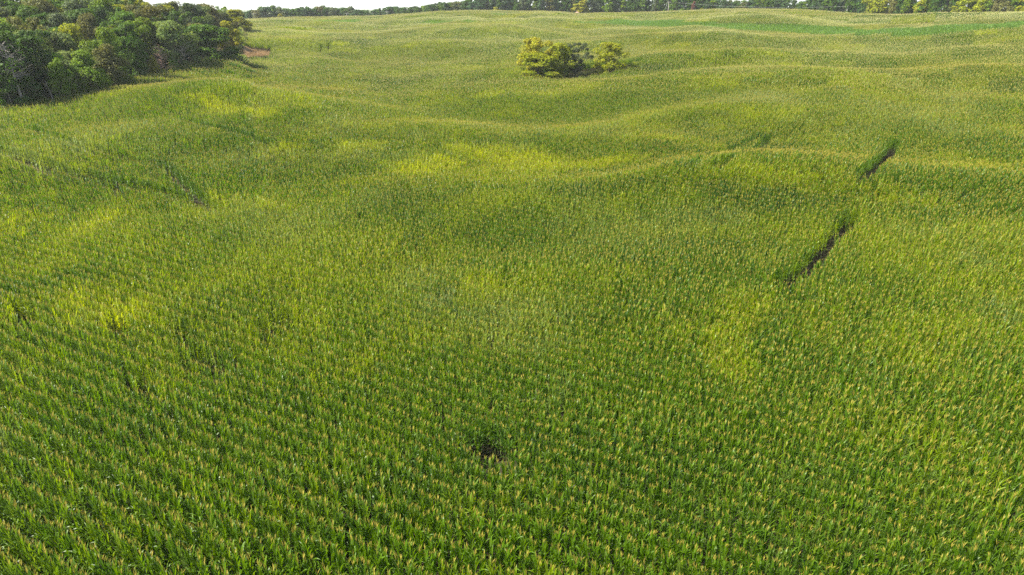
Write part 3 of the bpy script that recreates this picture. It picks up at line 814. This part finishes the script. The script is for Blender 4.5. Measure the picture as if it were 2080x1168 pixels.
# far tree lines
SKYL = np.array([(495, 24), (512, 20), (530, 14), (555, 9), (568, 12), (590, 19), (612, 12), (628, 13), (655, 12), (690, 16), (712, 13), (728, 20), (746, 20), (752, 28), (766, 17), (790, 13), (805, 12), (830, 13), (850, 11), (870, 8), (905, 4), (930, 2),
                 (950, -3), (1000, -9), (1200, -14), (1400, -9), (1480, 0), (1500, 1), (1560, -5), (1630, 1), (1660, -6), (1740, -14), (1760, -8), (2100, -20)], float)
FL = {'deep': 'dark green tree in the far tree line', 'mid': 'mid green tree in the far tree line', 'blue': 'bluish green tree in the far tree line', 'olive': 'olive tree in the far tree line', 'yellowgreen': 'yellow green tree in the far tree line',
      'bright': 'fresh green tree in the far tree line', 'greygreen': 'greyish tree in the far tree line'}
RL = {k: v.replace('far tree line', 'near tree belt beyond the green strip') for k, v in FL.items()}
def far_tree(u, dback, vt, wpx, c, lab, grp, kd=None, name='far_tree', cat='tree', hmin=4):
    az = math.atan2(*ray(u, 25)[:2]); r = float(np.interp(az, fine, CDf)) * 1.04 + dback * K
    x, y = math.sin(az) * r, math.cos(az) * r
    top = at_range(u, vt, r); h = max(top.z - tz(x, y), hmin)
    dep = y * CP - (top.z - CAM_Z) * SP
    return tree(name, kd or rt.choice(['far_round', 'far_round', 'far_tall']), x, y, h, wpx / F * dep, c, lab, grp, cat)
u = 494.0
while u < 1738:
    c = rt.choices(['deep', 'mid', 'blue', 'olive', 'greygreen', 'bright'], [3, 3, 2, 1, 1, 1])[0]
    sv = float(np.interp(u, SKYL[:, 0], SKYL[:, 1]))
    kd = 'far_cone' if (rt.random() < .12 or 1630 < u < 1700 and rt.random() < .5) else None
    far_tree(u, rt.uniform(10, 22), max(sv + rt.uniform(0, 5), -22 + rt.uniform(0, 14) if u > 960 else -99), rt.uniform(18, 30), c, FL[c], c + ' trees of the far line', kd)
    u += rt.uniform(9, 15)
u = 500.0
while u < 1750:
    c = rt.choices(['deep', 'mid', 'blue', 'greygreen'], [3, 2, 3, 1])[0]
    sv = float(np.interp(u, SKYL[:, 0], SKYL[:, 1]))
    far_tree(u, rt.uniform(32, 60), sv + rt.uniform(-1, 2) - (10 if 1000 < u < 1440 else 0), rt.uniform(20, 34), c, FL[c], c + ' trees of the far line')
    u += rt.uniform(11, 17)
u = 1760.0
while u < 2190:
    c = rt.choices(['deep', 'mid', 'olive', 'yellowgreen', 'bright'], [2, 2, 3, 3, 2])[0]
    far_tree(u, rt.uniform(6, 16), rt.uniform(-14, 0), rt.uniform(26, 42), c, RL[c], c + ' trees of the near belt')
    if rt.random() < .55:
        c = rt.choice(['olive', 'yellowgreen', 'mid']); far_tree(u + rt.uniform(-8, 8), rt.uniform(1, 4), rt.uniform(8, 16), rt.uniform(14, 24), c, RL[c].replace('tree in', 'bush at the foot of'), c + ' bushes of the near belt', 'far_round', 'far_bush', 'bush', 2)
    u += rt.uniform(13, 22)
u = 1770.0
while u < 2190:
    far_tree(u, rt.uniform(24, 40), rt.uniform(-26, -12), rt.uniform(30, 44), 'deep', RL['deep'], 'deep trees of the near belt'); u += rt.uniform(22, 30)
far_tree(1768, 2, -4, 52, 'yellowgreen', 'large rounded yellow tree at the corner of the near tree belt', None, 'far_round')
far_tree(568, 4, 27, 12, 'golden', 'small bright yellow bush in front of the far dark trees', None, 'far_round', 'far_bush', 'bush', 2)
far_tree(1008, 4, 14, 18, 'golden', 'low golden bush at the crest in front of the dark far trees', None, 'far_round', 'far_bush', 'bush', 2)
far_tree(1180, 8, 0, 30, 'golden', 'tall yellowish tree above the pinkish mound', None, 'far_tall')
far_tree(1190, 5, 11, 12, 'yellowgreen', 'small yellow green bush right of the pinkish mound', None, 'far_round', 'far_bush', 'bush', 2)
far_tree(1408, 5, 2, 9, 'red', 'reddish withered tree in the far tree line', None, 'far_tall')
far_tree(1384, 4, 17, 16, 'bright', 'pale green bush left of the reddish withered tree', None, 'far_round', 'far_bush', 'bush', 2)
far_tree(1424, 4, 16, 12, 'yellowgreen', 'pale yellow bush right of the reddish withered tree', None, 'far_round', 'far_bush', 'bush', 2)

# dead trees
def dead_tree(name, x, y, h, spread, mat, label, lean=0.0, bare=.5, seed=1, twigs=26, r0=.17):
    g = random.Random(seed); t = empty(name, (x, y, tz(x, y)))
    vs, fs = [], []; p = Vector((0, 0, -.5)); pts = [p]
    for k in range(6):
        b = Vector((lean * h * (k + 1) / 6 + g.uniform(-.08, .08), g.uniform(-.1, .1), h * (k + 1) / 6)); tube(vs, fs, p, b, r0 * (1 - .14 * k), r0 * (1 - .14 * (k + 1)), 7); p = b; pts.append(b)
    obj('trunk', mesh_from('trunk', vs, fs, [M[mat]]), t)
    for k in range(twigs):
        f = bare + (1 - bare) * (k + .5) / twigs; i = min(5, int(f * 6)); a = pts[i].lerp(pts[i + 1], f * 6 - i)
        an = g.uniform(0, 6.283); L_ = spread * g.uniform(.5, 1.0) * (1.15 - .6 * (f - bare) / (1 - bare)); vs, fs = [], []
        q = a; dirv = Vector((math.cos(an), math.sin(an), g.uniform(.05, .55))).normalized()
        for s_ in range(3):
            e_ = q + dirv * L_ / 3; tube(vs, fs, q, e_, .085 * (1 - .3 * s_), .085 * (.7 - .3 * s_) + .012, 4)
            for w_ in range(2):
                tw = (dirv + Vector((g.uniform(-1, 1), g.uniform(-1, 1), g.uniform(-.4, .8)))).normalized(); tube(vs, fs, e_, e_ + tw * L_ * .35, .035, .015, 3)
            q = e_; dirv = (dirv + Vector((g.uniform(-.25, .25), g.uniform(-.25, .25), g.uniform(-.3, .15)))).normalized()
        obj('branch', mesh_from('branch', vs, fs, [M[mat]]), t)
    return tag(t, label, 'dead tree')
def dead_px(name, u, vb, vt, back, *a, **k):
    x, y = ground_hit(u, vb, 2.0); r = math.hypot(x, y); back *= K; f = (r + back) / r; x *= f; y *= f
    dead_tree(name, x, y, at_range(u, vt, r + back).z - tz(x, y), *a, **k)
dead_px('dead_tree', 50, 205, 88, -3.0, 3.2, 'dead_wood', 'tall bare grey dead tree at the edge of the wood', lean=-.10, bare=.5, seed=4, twigs=34, r0=.26)
dead_px('dead_tree', 112, 198, 165, -1.0, .8, 'pale_bark', 'thin pale leaning trunk at the dark edge of the wood', lean=-.22, bare=.8, seed=6, twigs=4, r0=.17)
dead_px('dead_tree', 22, 211, 185, -1.0, .6, 'pale_bark', 'short thin pale stem left of the bare dead tree', lean=.05, bare=.8, seed=7, twigs=4, r0=.13)
dead_px('dead_tree', 331, 140, 92, -.5, 2.6, 'dead_brown', 'brown withered tree between the yellow shrub and the bright bush', bare=.1, seed=8, twigs=60, r0=.12)
dead_px('dead_tree', 374, 131, 72, -1.5, 3.0, 'dead_wood', 'grey leafless tree before the rich green dome tree', bare=.35, seed=9, twigs=46, r0=.13)

# dry grass and weeds
def blades(name, pts, h, w, mat, label, seed):
    g = np.random.default_rng(seed); n = len(pts)
    p = np.stack([pts[:, 0], pts[:, 1], terrain(pts[:, 0], pts[:, 1]) - .03], -1)
    an = g.random(n) * 6.283; s = np.stack([np.cos(an), np.sin(an), 0 * an], -1) * w
    top = p + np.stack([g.normal(0, .18, n), g.normal(0, .18, n), h * g.uniform(.5, 1.2, n)], -1)
    me = quads_mesh(name, np.stack([p - s, p + s, top + s * .2, top - s * .2], 1), M[mat])
    return tag(obj(name, me), label, 'grass', kind='stuff')
def scatter(poly_test, x0, x1, y0, y1, dens, seed):
    g = np.random.default_rng(seed); n = int((x1 - x0) * (y1 - y0) * dens)
    p = np.stack([g.uniform(x0, x1, n), g.uniform(y0, y1, n)], -1)
    return p[poly_test(p[:, 0], p[:, 1])]
dx = [p[0] for p in DRY]; dy = [p[1] for p in DRY]
blades('dry_grass', scatter(lambda x, y: in_poly(x, y, DRY), min(dx), max(dx), min(dy), max(dy), 26, 31), .7, .05, 'dry_grass', 'patch of reddish tan dry grass at the corner of the wood', 32)
blades('weeds', scatter(lambda x, y: island(x, y, .3), CL[0] - 18, CL[0] + 60, CL[1] - 30, CL[1] + 50, 22, 33), .9, .05, 'weed', 'green and tan weeds on the bank under the clump', 34)

# utility poles along the far road
def pole(u, vt, dback, label, h=9.0):
    az = math.atan2(*ray(u, 25)[:2]); r = float(np.interp(az, fine, CDf)) * 1.04 + dback * K
    x, y = math.sin(az) * r, math.cos(az) * r; z = at_range(u, vt, r).z - h
    t = empty('utility_pole', (x, y, min(z, tz(x, y)))); hh = at_range(u, vt, r).z - t.location.z
    vs, fs = [], []; tube(vs, fs, (0, 0, -.3), (0, 0, hh), .2, .14, 8); obj('shaft', mesh_from('shaft', vs, fs, [M['pole_wood']]), t)
    vs, fs = [], []; tube(vs, fs, (-1.3, .16, hh - .5), (1.3, .16, hh - .5), .09, .09, 4); obj('crossarm', mesh_from('crossarm', vs, fs, [M['pole_wood']]), t)
    for ox in (-1.15, -.5, .5, 1.15):
        vs, fs = [], []; tube(vs, fs, (ox, .16, hh - .41), (ox, .16, hh - .2), .06, .04, 6); obj('insulator', mesh_from('insulator', vs, fs, [M['ceramic']]), t)
    tag(t, label, 'utility pole')
    return Vector((x, y, t.location.z + hh - .2))
p1 = pole(515, 26, 8, 'pale utility pole beside the rounded yellow green corner tree')
p2 = pole(616, 28, 12, 'pale utility pole right of the small bright yellow bush')
p3 = pole(704, 26, 10, 'pale utility pole before the dark trees left of the dip in the skyline')
p4 = pole(786, 22, 8, 'pale utility pole right of the dip in the skyline')
p5 = pole(1357, 3, 8, 'white utility pole left of the reddish withered tree')
p6 = pole(1720, 12, 6, 'pale utility pole hidden in the trees left of the large yellow tree')
def wire(a, b, off, label):
    vs, fs = [], []; n = 14; prev = None
    for k in range(n + 1):
        f = k / n; p = a.lerp(b, f) + Vector((off, .16, -1.6 * (1 - (2 * f - 1) ** 2)))
        if prev is not None: tube(vs, fs, prev, p, .014, .014, 4)
        prev = p
    return tag(obj('power_line', mesh_from('power_line', vs, fs, [M['wire']])), label, 'power line', 'power lines strung between the far utility poles')
for a, b in ((p1, p2), (p2, p3), (p3, p4), (p5, p6)):
    for off in (-1.15, 1.15): wire(a, b, off, 'thin pale power line strung between far utility poles')
def mound():
    az = math.atan2(*ray(1174, 25)[:2]); r = float(np.interp(az, fine, CDf)) * 1.04 + 2
    x, y = math.sin(az) * r, math.cos(az) * r
    h = at_range(1174, 23, r).z - tz(x, y); g = random.Random(2); vs, fs = [], []; n, m = 14, 6
    for i in range(m + 1):
        for j in range(n):
            f = i / m; a = j / n * 6.283; k = math.cos(f * 1.5708) * g.uniform(.9, 1.1); vs.append((2.6 * k * math.cos(a), 1.6 * k * math.sin(a), max(h, 1.2) * math.sin(f * 1.5708) * g.uniform(.93, 1.05) - .1))
    for i in range(m):
        for j in range(n): fs.append((i * n + j, i * n + (j + 1) % n, (i + 1) * n + (j + 1) % n, (i + 1) * n + j))
    o = obj('earth_mound', mesh_from('earth_mound', vs, fs, [plain_mat('pink_earth', (.30, .19, .13), (.42, .28, .21), 1.5)]), loc=(x, y, tz(x, y)))
    tag(o, 'low pinkish tan mound at the foot of the far trees', 'mound')
mound()

# the summer air over the whole place
hv = [(sx * 4300, (-200 if sy < 0 else 5200), (-8.0 if sz < 0 else 62.0)) for sz in (-1, 1) for sy in (-1, 1) for sx in (-1, 1)]
hm, ht, hN, hL = nt('haze')
pv = hN.new('ShaderNodeVolumePrincipled'); pv.inputs['Color'].default_value = (.93, .96, 1.0, 1); pv.inputs['Density'].default_value = .00014; pv.inputs['Anisotropy'].default_value = .2
ho = hN.new('ShaderNodeOutputMaterial'); hL.new(pv.outputs[0], ho.inputs['Volume'])
tag(obj('haze', mesh_from('haze', hv, [(0, 2, 3, 1), (4, 5, 7, 6), (0, 1, 5, 4), (2, 6, 7, 3), (0, 4, 6, 2), (1, 3, 7, 5)], [hm])), 'thin pale summer haze over the field', 'haze', kind='stuff')
print('objects', len(bpy.data.objects))
